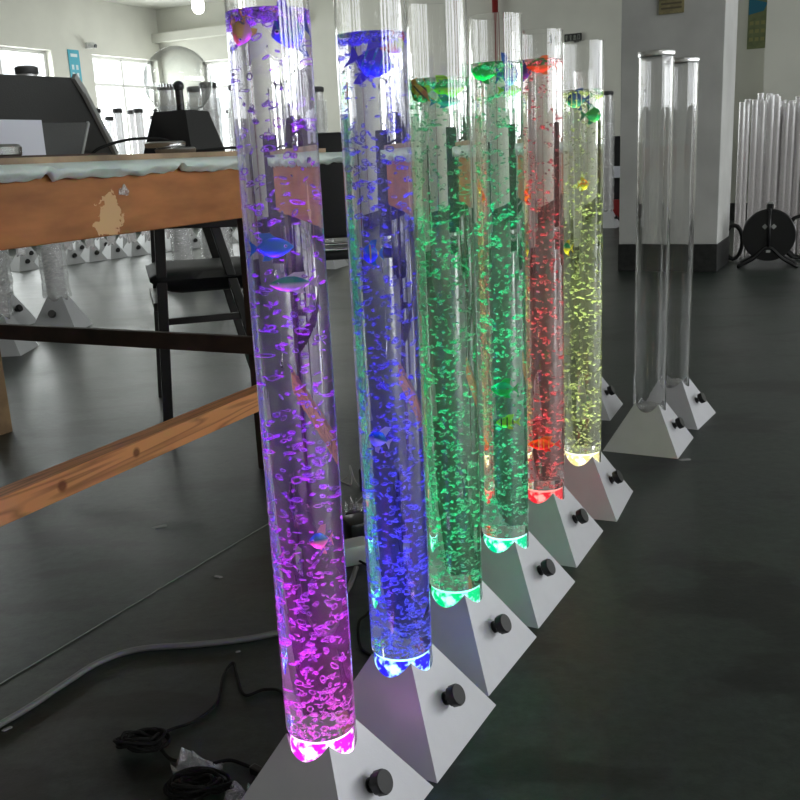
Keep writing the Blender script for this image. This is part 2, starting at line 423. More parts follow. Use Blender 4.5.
# exit sign: four characters (safety exit) in pale strokes on a black plate
t = thing('exit_sign', 'small black exit sign with four pale characters on the back wall', 'sign', tuple(W(U1, -3.455, 2.19)))
bm = bmesh.new(); uvbox(bm, U1-.03, U1-.004, -3.56, -3.35, 2.15, 2.24, .003); uvbox(bm, U1-.026, U1-.006, -3.5, -3.41, 2.137, 2.15); obj('plate', local(t, bm), M['skirt'], t)
strokes = [
 [(.5, 1, .5, .86), (.1, .85, .1, .7), (.1, .82, .9, .82), (.9, .85, .9, .7), (.4, .68, .25, .35), (.25, .35, .75, .05), (.7, .6, .2, .05), (.05, .5, .95, .5)],
 [(.5, 1, .1, .62), (.5, 1, .9, .62), (.25, .58, .75, .58), (.28, .34, .72, .34), (.1, .06, .9, .06), (.5, .58, .5, .06)],
 [(.5, 1, .5, .05), (.2, .9, .2, .55), (.8, .9, .8, .55), (.2, .55, .8, .55), (.1, .42, .1, .05), (.9, .42, .9, .05), (.1, .05, .9, .05)],
 [(.15, .9, .15, .08), (.85, .9, .85, .08), (.15, .9, .85, .9), (.15, .12, .85, .12)]]
bm = bmesh.new()
for k, S in enumerate(strokes):
    for (a, b, c, d) in S:
        v0 = -3.548+.05*k
        p0 = W(U1-.032, v0+a*.036, 2.165+b*.06); p1 = W(U1-.032, v0+c*.036, 2.165+d*.06)
        bar(bm, p0, p1, .004, .004)
obj('characters', local(t, bm), pbr('sign_characters', (.35, .38, .33), .5), t)
# camera on the left wall
t = thing('security_camera', 'small white security camera high on the wall between the left windows', 'camera', tuple(W(10.4, V0, 2.55)))
bm = bmesh.new(); uvbox(bm, 10.35, 10.45, V0, V0+.05, 2.5, 2.58, .01); obj('mount', local(t, bm), M['frame'], t)
bm = bmesh.new(); path_tube(bm, [W(10.4, V0+.04, 2.54), W(10.41, V0+.07, 2.55), W(10.42, V0+.12, 2.53)], .035, 12); obj('camera_body', local(t, bm), M['frame'], t, True)
bm = bmesh.new(); path_tube(bm, [W(10.42, V0+.122, 2.53), W(10.422, V0+.135, 2.528)], .026, 12); obj('lens', local(t, bm), M['black'], t)
# pendant bulb
p = Vector((-2.15, 12.0, 2.72))
t = thing('pendant_bulb', 'lit bare bulb hanging from the ceiling near the corner', 'light', tuple(p))
bm = bmesh.new(); bmesh.ops.create_uvsphere(bm, u_segments=20, v_segments=14, radius=.075)
for v in bm.verts: v.co.z = v.co.z*1.15 + (.02 if v.co.z > .03 else 0)
obj('bulb', bm, M['bulb'], t, True)
bm = bmesh.new(); lathe(bm, [(.03, .07), (.032, .14), (.012, .16)], 16); obj('socket', bm, M['frame'], t, True)
bm = bmesh.new(); path_tube(bm, [(0, 0, .15), (0, 0, ZC-p.z)], .006, 6); obj('flex', bm, M['cable'], t)
# red pipe on back wall
bm = bmesh.new(); q = W(U1-.08, -4.42)
path_tube(bm, [(q.x, q.y, 0), (q.x, q.y, ZC)], .038, 14); tag(obj('red_pipe', bm, M['red'], None, True), 'upright dark red pipe against the back wall', 'pipe')
# dark wall cabinet beside pillar
t = thing('dark_cabinet', 'black cabinet standing on the floor behind the pillar', 'cabinet', tuple(W(11.55, -2.60, 0)), ANG)
def lb(bm, *a): box(bm, ((a[0]+a[1])/2, (a[2]+a[3])/2, (a[4]+a[5])/2), (a[1]-a[0], a[3]-a[2], a[5]-a[4]), None, .004)
bm = bmesh.new(); lb(bm, -.2, .2, -.25, .25, 0, 1.02); obj('body', bm, M['black'], t)
bm = bmesh.new(); lb(bm, -.215, -.202, .1, .22, .55, .68); obj('label_plate', bm, M['card'], t)
bm = bmesh.new(); lb(bm, -.22, -.202, -.1, .22, .1, .3); obj('drawer_front', bm, M['red'], t)

# ------------------------------------------------------------------ lamps
HALF, APEX, TR, TH_ = .1165, .2077, .05, 1.173
Q = HALF*2**.5
SP = APEX
def base_mesh(q, a, r, n=96, thick=.003):
    """four sloping faces from a square foot up to the curve where the round tube meets them"""
    bm = bmesh.new(); lo, hi, loi, hii = [], [], [], []
    for k in range(n):
        th = 2*PI*k/n; c, s = math.cos(th), math.sin(th); m = abs(c)+abs(s)
        rr = q/m
        lo.append(bm.verts.new((c*rr, s*rr, 0)))
        hi.append(bm.verts.new((c*r, s*r, a*(1-r*m/q))))
        loi.append(bm.verts.new((c*(rr-thick*1.6), s*(rr-thick*1.6), 0)))
        hii.append(bm.verts.new((c*r, s*r, a*(1-r*m/q)-thick*1.6)))
    for k in range(n):
        j = (k+1) % n
        bm.faces.new((lo[k], lo[j], hi[j], hi[k])); bm.faces.new((loi[j], loi[k], hii[k], hii[j]))
        bm.faces.new((lo[j], lo[k], loi[k], loi[j])); bm.faces.new((hi[k], hi[j], hii[j], hii[k]))
    return bm

def face_frame(q, a, kt, sgn=(1, -1)):
    h = q/2**.5; nrm = Vector((sgn[0]/2**.5, sgn[1]/2**.5, 0))
    d = h*(1-kt); n3 = (nrm*a+Vector((0, 0, h))).normalized()
    return nrm*d+Vector((0, 0, a*kt)), n3

def add_knob(parent, q, a, kt, s=1, sgn=(1, -1)):
    p, n3 = face_frame(q, a, kt, sgn)
    K = Matrix.Translation(p) @ n3.to_track_quat('Z', 'Y').to_matrix().to_4x4()
    bm = bmesh.new()
    prof = [(.0145, .012), (.0175, .014), (.018, .026), (.0165, .0285)]
    rings = lathe(bm, [(r*s, z*s) for r, z in prof], 32, None)
    for ring in rings[1:3]:
        for k, v in enumerate(ring):
            f = 1-.07*(k % 4 == 0); v.co.x *= f; v.co.y *= f
    for v in bm.verts: v.co = K @ v.co
    kn = obj('knob', bm, M['knob'], parent, True, auto=.6)
    bm = bmesh.new(); lathe(bm, [(.011*s, 0), (.011*s, .002*s), (.008*s, .003*s), (.0075*s, .013*s)], 20, K)
    obj('knob_stem', bm, M['knob'], kn, True, auto=.6)
    return kn

def bubbles_mesh(z0, z1, count, size, ringy, power, rmax=.0435, seed=0):
    rnd = random.Random(seed); bm = bmesh.new()
    for i in range(count+110):
        z = z0+(z1-z0)*(rnd.random()**power)
        if i >= count: z = z1-.007*rnd.random()
        rad = rmax*math.sqrt(rnd.random()); th = rnd.random()*2*PI
        s = size*rnd.uniform(.55, 1.25)
        E = Matrix.Translation((rad*math.cos(th), rad*math.sin(th), z)) @ Matrix.Rotation(rnd.random()*2*PI, 4, 'Z') @ Matrix.Rotation(rnd.uniform(-1.4, 1.4), 4, 'X') @ Matrix.Rotation(rnd.uniform(-1.2, 1.2), 4, 'Y')
        if rnd.random() < ringy:
            nn, mm = 9, 4; vs = []; ex = rnd.uniform(.55, 1); irr = rnd.uniform(0, .25); ph = rnd.random()*6
            for a in range(nn):
                A = 2*PI*a/nn; rr = s*(1+irr*math.sin(2*A+ph))
                vs.append([bm.verts.new(E @ Vector(((rr+s*.25*math.cos(2*PI*b/mm))*math.cos(A), (rr+s*.25*math.cos(2*PI*b/mm))*math.sin(A)*ex, s*.25*math.sin(2*PI*b/mm)))) for b in range(mm)])
            for a in range(nn):
                for b in range(mm): bm.faces.new((vs[a][b], vs[(a+1) % nn][b], vs[(a+1) % nn][(b+1) % mm], vs[a][(b+1) % mm]))
        else:
            # curved lens shaped bubble
            nn = 7; ex = rnd.uniform(.35, .9); hgt = s*rnd.uniform(.25, .6)
            rim = []; mid = []; rim2 = []
            for a in range(nn):
                A = 2*PI*a/nn; f = rnd.uniform(.85, 1.1)
                rim.append(bm.verts.new(E @ Vector((s*f*math.cos(A), s*f*ex*math.sin(A), 0))))
                mid.append(bm.verts.new(E @ Vector((s*.6*math.cos(A), s*.6*ex*math.sin(A), hgt*.75))))
            top = bm.verts.new(E @ Vector((0, 0, hgt))); bot = bm.verts.new(E @ Vector((0, 0, hgt*.35)))
            for a in range(nn):
                b = (a+1) % nn
                bm.faces.new((rim[a], rim[b], mid[b], mid[a])); bm.faces.new((mid[a], mid[b], top)); bm.faces.new((rim[b], rim[a], bot))
    return bm

def bubble_mat(name):
    m, nt, out = mat(name)
    d = N(nt, 'ShaderNodeBsdfDiffuse'); d.inputs[0].default_value = (.42, .42, .42, 1)
    t = N(nt, 'ShaderNodeBsdfTranslucent'); t.inputs[0].default_value = (.42, .42, .42, 1)
    tr = N(nt, 'ShaderNodeBsdfTransparent')
    m0 = N(nt, 'ShaderNodeMixShader', Fac=.5); nt.links.new(d.outputs[0], m0.inputs[1]); nt.links.new(t.outputs[0], m0.inputs[2])
    lw = N(nt, 'ShaderNodeLayerWeight', Blend=.4)
    mr = N(nt, 'ShaderNodeMapRange'); mr.inputs['To Min'].default_value = .35; mr.inputs['To Max'].default_value = .95
    nt.links.new(lw.outputs['Facing'], mr.inputs[0])
    m1 = N(nt, 'ShaderNodeMixShader'); nt.links.new(mr.outputs[0], m1.inputs[0]); nt.links.new(tr.outputs[0], m1.inputs[1]); nt.links.new(m0.outputs[0], m1.inputs[2])
    nt.links.new(m1.outputs[0], out.inputs[0]); return m
M['bubble'] = bubble_mat('air_bubbles')

def led_light(name, parent, z, col, power, kind):
    l = bpy.data.lights.new(name, 'POINT'); l.energy = power; l.color = col; l.shadow_soft_size = 0
    l.use_nodes = True; nt = l.node_tree
    em = [x for x in nt.nodes if x.type == 'EMISSION'][0]
    fo = nt.nodes.new('ShaderNodeLightFalloff'); fo.inputs['Strength'].default_value = 1; fo.inputs['Smooth'].default_value = .02
    nt.links.new(fo.outputs[kind], em.inputs['Strength'])
    o = bpy.data.objects.new(name, l); C.objects.link(o); o.parent = parent; o.location = (0, 0, z)
    return o

COL = 'Constant'; LIN = 'Linear'
def lamp(i, x, y, yaw, label, lit=None, cap=False, cnt=0, size=.003, ringy=0, power=1.3, level=1.1, H=TH_):
    t = thing('bubble_tube_lamp', label, 'lamp', (x, y, 0), yaw, 'bubble tube lamps with silver pyramid bases standing in a row')
    obj('pyramid_base', base_mesh(Q, APEX, TR+.0006), M['silver'], t)
    add_knob(t, Q, APEX, .335)
    zb = .104
    bm = bmesh.new(); tube_shell(bm, TR, .0028, zb, H, 64); obj('tube', bm, M['acrylic'], t, True, auto=.6)
    if lit:
        c1, c2 = lit['plug'], lit['hot']
        bm = bmesh.new(); lathe(bm, [(.0455, zb+.001), (.0458, .138), (.043, .1435)], 48)
        ledm = obj('led_module', bm, glow('led_%d' % i, c1, lit['ps'], c2, lit['hs'], 55), t, True, auto=.6)
        bm = bmesh.new(); lathe(bm, [(.0425, .1436), (.0455, .1455), (.0455, .1490), (.02, .1495)], 40)
        obj('led_ring', bm, glow('ledring_%d' % i, c2, lit['hs']*.9), ledm, True, auto=.6)
        bm = bmesh.new(); lathe(bm, [(.0474, .1500), (.0474, level)], 64)
        w = obj('water', bm, M['water'], t, True, auto=.6)
        tag(obj('bubbles', bubbles_mesh(.151, level-.004, cnt, size, ringy, power, seed=i+3), M['bubble'], w, True), lit['bl'], kind='stuff')
        for k, (col, pw, kd) in enumerate(lit['lights']):
            if kd == LIN: led_light('led_light', t, .165, col, pw*2, kd)
            else:
                for zl, f in ((.165, 1), (.42, .5), (.68, .45), (.92, .45)): led_light('led_light', t, zl, col, pw*f, kd)  # points above the base are added, standing in for light guided up the tube
    else:
        bm = bmesh.new(); lathe(bm, [(.046, zb+.001), (.046, .128), (.03, .134)], 40); obj('clear_plug', bm, M['clearplug'], t, True, auto=.6)
    if cap:
        bm = bmesh.new(); lathe(bm, [(.046, H-.004), (.0525, H-.002), (.054, H+.006), (.052, H+.012), (.047, H+.014)], 48)
        obj('end_cap', bm, M['chrome'], t, True, auto=.7)
    return t

PW = 190.0
L = {}
L[0] = lamp(0, -.1352, 1.2075, .2765, 'purple lit bubble tube lamp at the front end of the row',
    dict(plug=(.85, .02, .95), ps=1.3, hot=(1, .6, .97), hs=4.0, bl='small round bubbles glowing violet to magenta',
         lights=[((.2, .008, 1), 3.6*PW, COL), ((1, .03, .75), 1.0*PW, LIN)]), cnt=820, size=.0042, ringy=.5, power=1.55, level=1.103)
L[1] = lamp(1, -.0165, 1.4192, .2812, 'deep blue lit bubble tube lamp, second in the row beside the purple one',
    dict(plug=(.03, .02, 1), ps=1.3, hot=(.4, .75, 1), hs=2.8, bl='small round bubbles glowing deep blue',
         lights=[((.025, .004, 1), 5.5*PW, COL), ((.04, .05, 1), .9*PW, LIN)]), cnt=1080, size=.0039, ringy=.45, power=1.5, level=1.097)
L[2] = lamp(2, .0884, 1.6525, .2667, 'green lit bubble tube lamp standing directly behind the blue one',
    dict(plug=(0, .9, .3), ps=1.1, hot=(.35, 1, .8), hs=2.4, bl='curved bubbles glowing emerald green',
         lights=[((.0, 1, .25), 3.6*PW, COL), ((.0, 1, .35), .3*PW, LIN)]), cnt=1250, size=.0038, ringy=.1, power=1.15, level=1.05)
L[3] = lamp(3, .2101, 1.8871, .2824, 'green lit bubble tube lamp next to the red one',
    dict(plug=(0, .85, .38), ps=1.1, hot=(.45, 1, .9), hs=2.4, bl='curved bubbles glowing sea green',
         lights=[((.0, 1, .3), 3.6*PW, COL), ((.0, 1, .45), .3*PW, LIN)]), cnt=1200, size=.0038, ringy=.1, power=1.1, level=1.09)
L[4] = lamp(4, .3349, 2.1614, .3117, 'red lit bubble tube lamp between a green and a yellow one',
    dict(plug=(1, .03, .05), ps=1.0, hot=(1, .35, .3), hs=1.6, bl='small curved bubbles glowing red',
         lights=[((1, .05, .07), 3.0*PW, COL), ((1, .02, .03), .25*PW, LIN)]), cnt=850, size=.0042, ringy=.05, power=1.3, level=1.115)
L[5] = lamp(5, .4791, 2.4203, .3668, 'pale yellow lit bubble tube lamp, last lit one in the row',
    dict(plug=(1, .85, .35), ps=1.2, hot=(1, 1, .7), hs=2.4, bl='small curved bubbles glowing pale yellow green',
         lights=[((.72, 1, .22), 4.2*PW, COL), ((1, .9, .35), .25*PW, LIN)]), cnt=1150, size=.0040, ringy=.05, power=1.2, level=1.063)
lamp(6, .7875, 2.8977, .2874, 'unlit empty clear tube lamp with chrome cap, nearer of the capped pair', cap=True)
lamp(7, .9501, 3.188, .2167, 'unlit empty clear tube lamp with chrome cap, farther of the capped pair', cap=True)
lamp(8, .6704, 3.3387, .363, 'unlit tube lamp half hidden behind the yellow one', cap=False)

# ------------------------------------------------------------------ plastic fish inside the tubes
FM = {k: pbr('fish_'+k, c, .4) for k, c in dict(yellow=(.8, .62, .05), lemon=(.6, .75, .05), blue=(.02, .07, .55), sea=(.02, .28, .5), green=(.02, .42, .12), teal=(.01, .32, .25),
    cream=(.78, .8, .55), peach=(.85, .5, .35), orange=(.85, .25, .03), red=(.7, .04, .03), white=(.8, .8, .8), black=(.01, .01, .01), violet=(.08, .03, .6)).items()}
def fishmat(a, b, stripe=None):
    """back colour a over belly colour b, with optional vertical bars"""
    m, nt, out = mat('fish_skin')
    p = N(nt, 'ShaderNodeBsdfPrincipled', Roughness=.35)
    tc = N(nt, 'ShaderNodeTexCoord'); sx = N(nt, 'ShaderNodeSeparateXYZ'); nt.links.new(tc.outputs['Object'], sx.inputs[0])
    r = N(nt, 'ShaderNodeValToRGB'); mr = N(nt, 'ShaderNodeMapRange'); mr.inputs[1].default_value = -.01; mr.inputs[2].default_value = .01
    nt.links.new(sx.outputs['Z'], mr.inputs[0]); nt.links.new(mr.outputs[0], r.inputs[0])
    r.color_ramp.elements[0].position = .42; r.color_ramp.elements[0].color = FM[b].node_tree.nodes['Principled BSDF'].inputs[0].default_value
    r.color_ramp.elements[1].position = .6; r.color_ramp.elements[1].color = FM[a].node_tree.nodes['Principled BSDF'].inputs[0].default_value
    col = r.outputs[0]
    if stripe:
        w = N(nt, 'ShaderNodeMath', operation='SINE'); s = N(nt, 'ShaderNodeMath', operation='MULTIPLY'); s.inputs[1].default_value = 620
        nt.links.new(sx.outputs['X'], s.inputs[0]); nt.links.new(s.outputs[0], w.inputs[0])
        g = N(nt, 'ShaderNodeMath', operation='GREATER_THAN'); g.inputs[1].default_value = .72; nt.links.new(w.outputs[0], g.inputs[0])
        mx = N(nt, 'ShaderNodeMix', data_type='RGBA'); nt.links.new(g.outputs[0], mx.inputs[0]); nt.links.new(col, mx.inputs[6])
        mx.inputs[7].default_value = FM[stripe].node_tree.nodes['Principled BSDF'].inputs[0].default_value; col = mx.outputs[2]
    nt.links.new(col, p.inputs['Base Color']); nt.links.new(p.outputs[0], out.inputs[0]); return m

def fin(bm, pts, y=0, t=.0006):
    a = [bm.verts.new((x, y-t, z)) for x, z in pts]; b = [bm.verts.new((x, y+t, z)) for x, z in pts]
    bm.faces.new(a); bm.faces.new(b[::-1]); k = len(pts)
    for i in range(k): bm.faces.new((a[i], b[i], b[(i+1) % k], a[(i+1) % k]))

def fish(label, li, s, dep, z, Lf, Hf, body, fins, facing=-1, roll=0, pitch=0, stripe=None, tall=False, yawv=0):
    """plastic fish of length Lf and height Hf; s = sideways place in the tube, dep = towards the camera"""
    lx, ly = L[li].location.x, L[li].location.y
    d = Vector((lx, ly, 0)).normalized(); right = Vector((d.y, -d.x, 0))
    pos = Vector((lx, ly, z))+right*s-d*dep
    t = thing('plastic_fish', label, 'fish', tuple(pos))
    ang = math.atan2(right.y, right.x)
    t.rotation_euler = (roll, pitch, ang+(0 if facing > 0 else PI)+yawv)
    prof = [(-.5, .05, .03), (-.42, .14, .07), (-.3, .34, .13), (-.12, .5, .17), (.08, .5, .19), (.24, .4, .17), (.36, .26, .12), (.45, .12, .06), (.5, .04, .02)]
    bm = bmesh.new(); rings = []
    for (x, h, w) in prof:
        rings.append([bm.verts.new((x*Lf*.8+.1*Lf, w*Hf*math.sin(2*PI*k/12), h*Hf*math.cos(2*PI*k/12))) for k in range(12)])
    for a, b in zip(rings, rings[1:]):
        for k in range(12): bm.faces.new((a[k], a[(k+1) % 12], b[(k+1) % 12], b[k]))
    bm.faces.new(rings[0]); bm.faces.new(rings[-1])
    obj('body', bm, fishmat(*body, stripe), t, True)
    bm = bmesh.new(); fin(bm, [(-.26*Lf, .05*Hf), (-.5*Lf, .42*Hf), (-.43*Lf, 0), (-.5*Lf, -.42*Hf), (-.26*Lf, -.05*Hf)]); obj('tail_fin', bm, FM[fins], t)
    k = 1.0 if tall else .62
    bm = bmesh.new(); fin(bm, [(.2*Lf, .4*Hf), (.02*Lf, (.45+.45*k)*Hf), (-.22*Lf, (.4+.55*k)*Hf), (-.16*Lf, .3*Hf)]); obj('dorsal_fin', bm, FM[fins if not stripe else body[0]], t)
    bm = bmesh.new(); fin(bm, [(.12*Lf, -.42*Hf), (-.02*Lf, -(.4+.4*k)*Hf), (-.18*Lf, -(.35+.5*k)*Hf), (-.12*Lf, -.32*Hf)]); obj('belly_fin', bm, FM[fins], t)
    for sy in (-1, 1):
        bm = bmesh.new(); bmesh.ops.create_uvsphere(bm, u_segments=10, v_segments=8, radius=.075*Hf, matrix=Matrix.Translation((.33*Lf, sy*.11*Hf, .06*Hf)))
        e = obj('eye', bm, FM['white'], t, True)
        bm = bmesh.new(); bmesh.ops.create_uvsphere(bm, u_segments=8, v_segments=6, radius=.042*Hf, matrix=Matrix.Translation((.34*Lf, sy*.165*Hf, .06*Hf)))
        obj('pupil', bm, FM['black'], e, True)
    return t

fish('yellow plastic fish at the left of the purple tube, just under its water surface', 0, -.026, .012, 1.083, 0.0390, 0.0260, ('yellow', 'peach'), 'yellow', -1, pitch=1.2, yawv=.5)
fish('dark blue striped plastic fish at the top of the purple tube', 0, .023, .01, 1.080, 0.0442, 0.0390, ('violet', 'blue'), 'blue', -1, pitch=.3, stripe='sea', tall=True)
fish('blue plastic fish in the middle of the purple tube', 0, -.016, .016, .829, 0.0493, 0.0246, ('sea', 'sea'), 'sea', 1)
fish('green backed cream plastic fish in the middle of the purple tube', 0, .008, .022, .784, 0.0560, 0.0190, ('green', 'cream'), 'cream', -1, roll=.1)
fish('green and peach plastic fish low in the purple tube', 0, .016, .02, .440, 0.0291, 0.0235, ('teal', 'peach'), 'peach', -1, tall=True)
fish('violet blue striped plastic fish at the top of the blue tube', 1, -.002, .006, 1.060, 0.054, 0.040, ('violet', 'blue'), 'violet', 1, pitch=.35, stripe='sea', tall=True)
fish('red and lemon plastic fish under the water surface of the blue tube', 1, .026, .008, 1.082, 0.0286, 0.0260, ('lemon', 'red'), 'red', 1, pitch=1.0)
fish('round blue plastic fish in the middle of the blue tube', 1, -.012, .018, .795, 0.0291, 0.0269, ('sea', 'blue'), 'sea', -1, stripe='yellow')
fish('green and cream angelfish in the blue tube, below the middle', 1, -.015, .022, .513, 0.0336, 0.0246, ('teal', 'cream'), 'cream', -1, tall=True, pitch=-.4)
fish('orange plastic fish with black marks, top of the green tube behind the blue', 2, -.025, .014, 1.030, 0.0338, 0.0338, ('orange', 'red'), 'orange', -1, stripe='black', pitch=.7)
fish('lime green plastic fish at the top of the green tube behind the blue one', 2, .008, .014, 1.034, 0.0598, 0.0286, ('green', 'lemon'), 'lemon', 1)
fish('teal plastic fish below the lime one at the top of the green tube', 2, .008, .02, 1.013, 0.0442, 0.0156, ('teal', 'sea'), 'sea', 1)
fish('bright green plastic fish at the top of the green tube beside the red one', 3, -.016, .014, 1.072, 0.0520, 0.0286, ('green', 'green'), 'green', -1, pitch=-.2)
fish('dark blue striped plastic fish at the top of the green tube beside the red one', 3, .018, .016, 1.068, 0.0390, 0.0416, ('blue', 'blue'), 'blue', 1, stripe='sea', tall=True)
fish('lemon yellow plastic fish under the striped one in the green tube', 3, .022, .012, 1.040, 0.0416, 0.0182, ('lemon', 'lemon'), 'lemon', 1)
fish('teal plastic fish in the green tube beside the red one, low down', 3, .005, .02, .466, 0.0493, 0.0291, ('teal', 'green'), 'green', -1)
fish('yellow and black plastic fish near the foot of the green tube', 3, .010, .022, .396, 0.0448, 0.0224, ('lemon', 'yellow'), 'yellow', -1, stripe='black')
fish('green and orange plastic fish at the top of the red tube', 4, .006, .016, 1.102, 0.0598, 0.0286, ('green', 'orange'), 'orange', -1)
fish('dark blue plastic fish at the left edge of the red tube top', 4, -.028, .008, 1.092, 0.0260, 0.0312, ('blue', 'blue'), 'blue', 1)
fish('orange red plastic fish low in the red tube', 4, .004, .02, .258, 0.0694, 0.0269, ('orange', 'red'), 'red', -1, stripe='yellow')
fish('small orange fish in the upper half of the red tube', 4, -.026, .006, .83, 0.0202, 0.0224, ('orange', 'yellow'), 'orange', -1)
fish('leaf green plastic fish under the water surface of the yellow tube', 5, .028, .006, 1.050, 0.0338, 0.0208, ('green', 'lemon'), 'green', 1)
fish('blue striped plastic fish at the top of the yellow tube', 5, -.010, .016, 1.040, 0.0520, 0.0364, ('blue', 'sea'), 'blue', -1, stripe='white')
fish('emerald plastic fish below the striped one in the yellow tube', 5, .018, .014, 1.004, 0.0468, 0.0338, ('green', 'teal'), 'teal', 1)
fish('yellow orange plastic fish in the upper part of the yellow tube', 5, .001, .02, .840, 0.0246, 0.0246, ('orange', 'yellow'), 'yellow', 1)
fish('green and yellow plastic fish at the left edge of the yellow tube', 5, -.030, .008, .684, 0.0246, 0.0291, ('teal', 'yellow'), 'yellow', -1)

# ------------------------------------------------------------------ tall wrapped lamps further back
def tall_lamp(q, a, r, H, wrap, cap, wr=None):
    t = thing('tall_tube_lamp', 'x', 'lamp')
    obj('pyramid_base', base_mesh(q, a, r+.0006, 48), M['silver_tall'], t)
    add_knob(t, q, a, .335, 1.3)
    zb = a*(1-r*1.42/q)-.01
    bm = bmesh.new(); tube_shell(bm, r, .003, zb, H, 24); obj('tube', bm, M['bare'], t, True, auto=.6)
    if cap:
        bm = bmesh.new(); lathe(bm, [(r+.003, H-.032), (r+.006, H-.028), (r+.006, H+.004), (r*.8, H+.012)], 24); obj('end_cap', bm, M['darkcap'], t, True, auto=.7)
    if wrap:
        bm = bmesh.new(); nz = 70; nn = 28; rings = []
        z0, z1 = a*(1-(r+.012)/q)-.0, H-.1; rw = wr or r*1.28
        for j in range(nz+1):
            z = z0+(z1-z0)*j/nz; ring = []
            for k in range(nn):
                th = 2*PI*k/nn
                rr = rw+.011*noise.noise(Vector((math.cos(th)*3, math.sin(th)*3, z*16)))+.006*noise.noise(Vector((math.cos(th)*8, math.sin(th)*8, z*50)))
                ring.append(bm.verts.new((rr*math.cos(th), rr*math.sin(th), z)))
            rings.append(ring)
        for A, B in zip(rings, rings[1:]):
            for k in range(nn): bm.faces.new((A[k], A[(k+1) % nn], B[(k+1) % nn], B[k]))
        obj('bubble_wrap', bm, M['wrap'], t, True)
    return t
G1 = 'tall tube lamps in bubble wrap behind the workbench'
protoW = tall_lamp(.2, .30, .058, 1.5, True, True, .078)
def place(o, x, y, yaw, label, group, s=1):
    o.location = (x, y, 0); o.rotation_euler.z = yaw; tag(o, label, 'lamp', group)
place(protoW, -2.03, 5.72, .75-PI/2, 'bubble wrapped tall lamp with pale base, right of the two under the bench', G1)
for x, y, yaw, lb_ in ((-2.46, 5.95, .5, 'bubble wrapped tall lamp under the bench, left of the one with the pale face'),
                    (-2.12, 5.05, .8, 'bubble wrapped tall lamp at the left picture edge, nearest of the wrapped ones'),
                    (-.58, 8.4, .4, 'wrapped tall lamp with dark cap seen in the gap between purple and blue tubes'),
                    (2.50, 11.2, .3, 'bubble wrapped tall lamp standing left of the grey pillar')):
    place(copy_tree(protoW), x, y, yaw, lb_, G1)
for x, y in ((-1.62, 7.4), (-1.31, 7.4), (-1.0, 7.4), (-1.47, 7.74), (-1.15, 7.74)):
    c = copy_tree(protoW); place(c, x, y, PI/4, 'wrapped tall lamp with dark cap in the cluster behind the black chair', 'wrapped lamps clustered behind the black chair')
protoR = tall_lamp(.16, .22, .046, 1.52, False, True)
G2 = 'far row of tall clear tube lamps with dark caps by the left windows'
place(protoR, -3.65, 9.45, .11, 'tall clear tube lamp with dark cap in the far row by the windows', G2)
rr = random.Random(4)
for k in range(1, 13):
    c = copy_tree(protoR); place(c, -3.65+.165*k, 9.45+.205*k, .11+rr.uniform(-.02, .02), 'tall clear tube lamp with dark cap in the far row by the windows', G2)
for k in range(13):
    c = copy_tree(protoR); place(c, -4.35+.20*k, 9.9+.235*k, .11+rr.uniform(-.03, .03), 'tall clear tube lamp with dark cap in the row behind, close to the windows', 'second far row of tall tube lamps, against the left windows'); c.scale = (1, 1, rr.uniform(.97, 1.05))

# bare tubes on the right
rr = random.Random(12)
bm = bmesh.new(); tube_shell(bm, .0245, .002, 0, 1.2, 16)
proto = tag(obj('acrylic_tube', bm, M['bare'], None, True, auto=.6), 'bare clear tube standing on end in the dense bundle right of the pillar', 'tube', 'bare clear tubes standing in a bundle')
proto.location = (2.74, 7.62, 0)
k = 0
for row in range(4):
    for j in range(19):
        k += 1
        c = proto.copy(); C.objects.link(c)
        c.location = (2.80+.0595*j+rr.uniform(-.006, .006)+.03*(row % 2)+.16*(row//2), 7.68+.075*row+.0*j+.06*(j % 2)*0+rr.uniform(-.006, .006), 0)
        c.scale = (1, 1, (1+.04*math.sin(j*.55+row)+rr.uniform(-.02, .02))*(1.03 if row > 1 else .98))
        c.rotation_euler = (rr.uniform(-.002, .002), rr.uniform(-.002, .002), 0)

# cable reel
fx = (Vector((2.69, 7.0, 0))).normalized(); yawr = math.atan2(-fx.x, fx.y)
t = thing('cable_reel', 'black cable reel on a bent tube stand in front of the bare tubes', 'cable reel', (2.77, 7.05, 0), yawr)
RC = Matrix.Translation((0, 0, .235)) @ Matrix.Rotation(PI/2, 4, 'X')
bm = bmesh.new(); lathe(bm, [(.180, -.075), (.184, -.07), (.180, -.062)], 40, RC); lathe(bm, [(.180, .062), (.184, .07), (.180, .075)], 40, RC); obj('flange', bm, M['black'], t, True, auto=.6)
bm = bmesh.new(); lathe(bm, [(.12, -.061), (.14, -.05), (.135, -.03), (.145, -.01), (.135, .01), (.145, .03), (.135, .05), (.12, .061)], 40, RC); obj('wound_cable', bm, M['cable'], t, True)
bm = bmesh.new()
for y in (-.1, .1):
    path_tube(bm, smooth_path([(-.2, y, .012), (-.1, y, .07), (0, y, .15), (.1, y, .07), (.2, y, .012)], 5), .012, 8)
    path_tube(bm, [(0, y, .15), (0, y, .42)], .011, 8)
path_tube(bm, [(-.2, -.1, .012), (-.2, .1, .012)], .012, 8); path_tube(bm, [(.2, -.1, .012), (.2, .1, .012)], .012, 8); path_tube(bm, [(0, -.1, .42), (0, .1, .42)], .012, 8)
obj('stand', bm, M['black'], t, True)
bm = bmesh.new(); box(bm, (.0, 0, .44), (.05, .12, .045), None, .01); obj('handle', bm, M['black'], t)
bm = bmesh.new(); box(bm, (.0, -.058, .468), (.04, .02, .016), None, .004); obj('handle_tip', bm, M['whiteplastic'], t)
bm = bmesh.new()
for sx in (-1, 1):
    box(bm, (sx*.03, -.079, .30), (.028, .004, .028), Matrix.Rotation(PI/4, 4, 'Y'))
